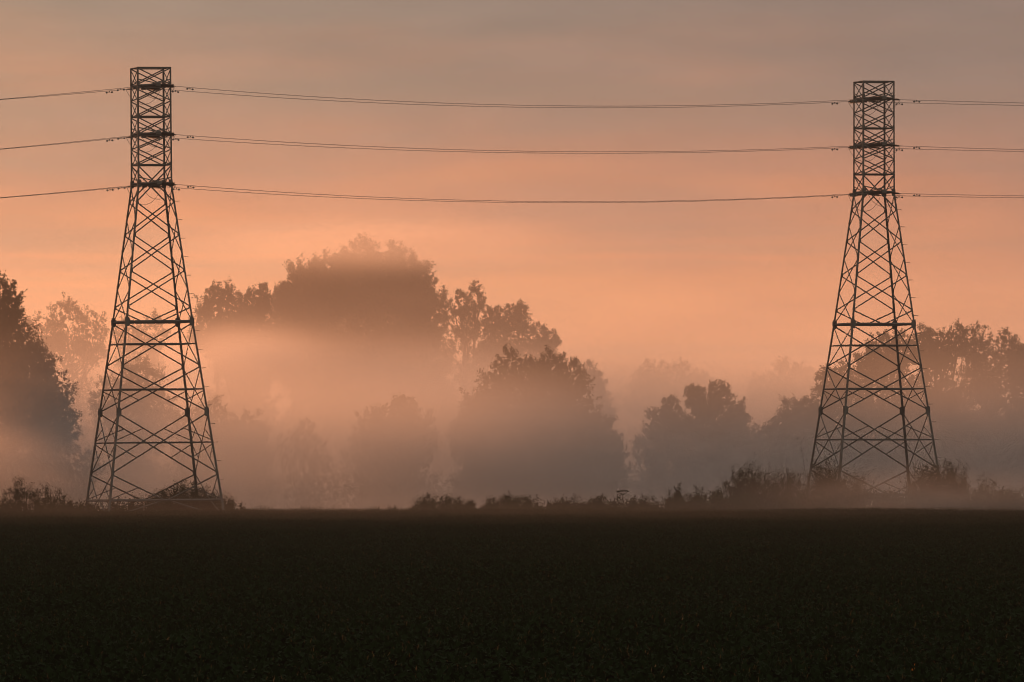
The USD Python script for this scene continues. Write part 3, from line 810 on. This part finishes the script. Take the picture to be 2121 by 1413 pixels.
def make_fringe():
    r = np.random.default_rng(23)
    protos = [low_weed(r) for _ in range(8)]
    px = 605 / F_PX
    u = np.concatenate([r.uniform(-260, 480, 230), r.uniform(840, 1500, 240), r.uniform(1480, 2400, 420), r.uniform(480, 860, 14)])
    x = (u - W_PX / 2) * px; y = r.uniform(597, 616, len(x))
    clump = 0.55 + 0.55 * (np.sin(x * 1.9) * np.sin(x * 0.83 + 1.0) > -0.1) + 0.35 * r.random(len(x))
    clump *= np.where(u > 1480, 1.25, 1.0) * np.where((u > 480) & (u < 860), 0.6, 1.0)
    instancer('weed_fringe', 'tangled low weeds along the far edge of the field', 'weeds', protos, M_WEED, np.stack([x, y, ground_z(x, y)], 1), np.stack([clump] * 3, 1), r.uniform(0, 6.28, len(x)), r.integers(0, 8, len(x)))


make_fringe()


def yellow_leaf():
    p = at(1889, 1394, 101.0); base = np.array([p[0], 101.0, 0.0])
    top = p[2] + 0.05
    root = thing('yellow_blade', 'single yellowed leaf sticking up from the crop, lower right corner', 'leaf', base)
    zc = np.array([top - 0.62, top - 0.17, top - 0.09, top - 0.02, top + 0.05]); xc = np.array([-0.03, -0.03, -0.012, 0.006, 0.03]); w = np.array([0.003, 0.006, 0.022, 0.016, 0.002])
    v = []; f = []
    for z, x, k in zip(zc, xc, w): v += [[x - k, 0.0, z], [x, 0.012, z], [x + k, 0.0, z]]
    for i in range(4):
        for j in range(2):
            a = i * 3 + j; f += [[a, a + 1, a + 4], [a, a + 4, a + 3]]
    obj('blade', (np.array(v), np.array(f)), M_YELLOW, root, smooth=True)


yellow_leaf()

# ------------------------------------------------------------------ haze and valley mist
HAZE_DENSITY = 0.00009


def haze():
    g = Graph()
    vol = g.add('principled_volume', 'volume', color=(0.92, 0.92, 0.92), density=HAZE_DENSITY, anisotropy=0.2)
    mat = g.build('haze_air', volume=vol)
    b = trimesh.creation.box(bounds=[[-3100, -400, -6.5], [3100, 6100, 46.0]])
    tag(obj('haze', (b.vertices, b.faces), mat), 'thin pale morning haze filling the air', 'haze', kind='stuff')


haze()

MIST_BOUNDS = [[-240, 668, -5.5], [150, 1620, 34.0]]
BLOBS = [
    # u, v, Y, half sizes (photograph px across, up; metres deep), density
    (760, 510, 925, 270, 42, 25, 0.026),
    (720, 800, 890, 460, 74, 40, 0.015),
    (1250, 830, 890, 420, 70, 40, 0.006),
    (1010, 890, 735, 340, 95, 22, 0.030),
    (500, 745, 850, 120, 55, 30, 0.030),
    (440, 950, 735, 340, 85, 22, 0.020),
    (40, 945, 700, 300, 75, 15, 0.034),
    (40, 840, 703, 260, 120, 14, 0.010),
    (1960, 820, 718, 420, 150, 20, 0.009),
    (1500, 800, 1250, 430, 62, 60, 0.004),
    (1960, 935, 715, 420, 105, 22, 0.034),
]


def mist_bank(name, label, bounds, base_density, height, floor, blobs, noise_scale, z0=0.0):
    g = Graph()
    pos = g.add('geometry', 'position')
    sx = g.add('separate_xyz', 'x', vector=pos).split('.')[0]
    x, y, z = f'{sx}.x', f'{sx}.y', f'{sx}.z'
    vec = g.add('mapping', 'vector', vector=pos, scale=noise_scale)
    n = g.add('noise_texture', 'fac', vector=vec, scale=1.0, detail=3.5, roughness=0.55, distortion=0.6)
    n = g.add('map_range', 'result', value=n, from_min=0.3, from_max=0.7, to_min=0.35, to_max=1.65, clamp=True)
    # thick near the ground, thinning upwards
    d = g.m('exponent', g.m('multiply', g.m('subtract', z, z0), -1.0 / height))
    d = g.m('add', g.m('multiply', g.m('multiply', d, base_density), n), floor)
    for (u, v, Y, ru, rv, ry, dens) in blobs:
        c = at(u, v, Y); px = Y / F_PX
        q = [g.m('divide', g.m('subtract', p, float(c[k])), float(s)) for k, (p, s) in enumerate(((x, ru * px), (y, ry), (z, rv * px)))]
        r2 = g.m('add', g.m('add', g.m('multiply', q[0], q[0]), g.m('multiply', q[1], q[1])), g.m('multiply', q[2], q[2]))
        e = g.m('exponent', g.m('multiply', r2, -1.0))
        d = g.m('add', d, g.m('multiply', g.m('multiply', e, dens), n))
    vol = g.add('principled_volume', 'volume', color=(0.96, 0.96, 0.96), density=d, anisotropy=MIST_G)
    mat = g.build(name + '_look', volume=vol)
    b = trimesh.creation.box(bounds=bounds)
    tag(obj(name, (b.vertices, b.faces), mat), label, 'mist', kind='stuff')


MIST_G = 0.7
mist_bank('valley_mist', 'layered mist drifting through the valley of trees', MIST_BOUNDS, 0.0098, 6.8, 0.00015, BLOBS, (0.028, 0.014, 0.10))
mist_bank('ground_mist', 'low orange mist lying along the far edge of the field', [[-70, 330, 0.05], [85, 607, 5.0]], 0.0, 1.6, 0.0,
          [(1920, 1030, 585, 360, 42, 18, 0.013), (1200, 1050, 520, 1500, 26, 100, 0.00035)], (0.10, 0.05, 0.35), 0.5)
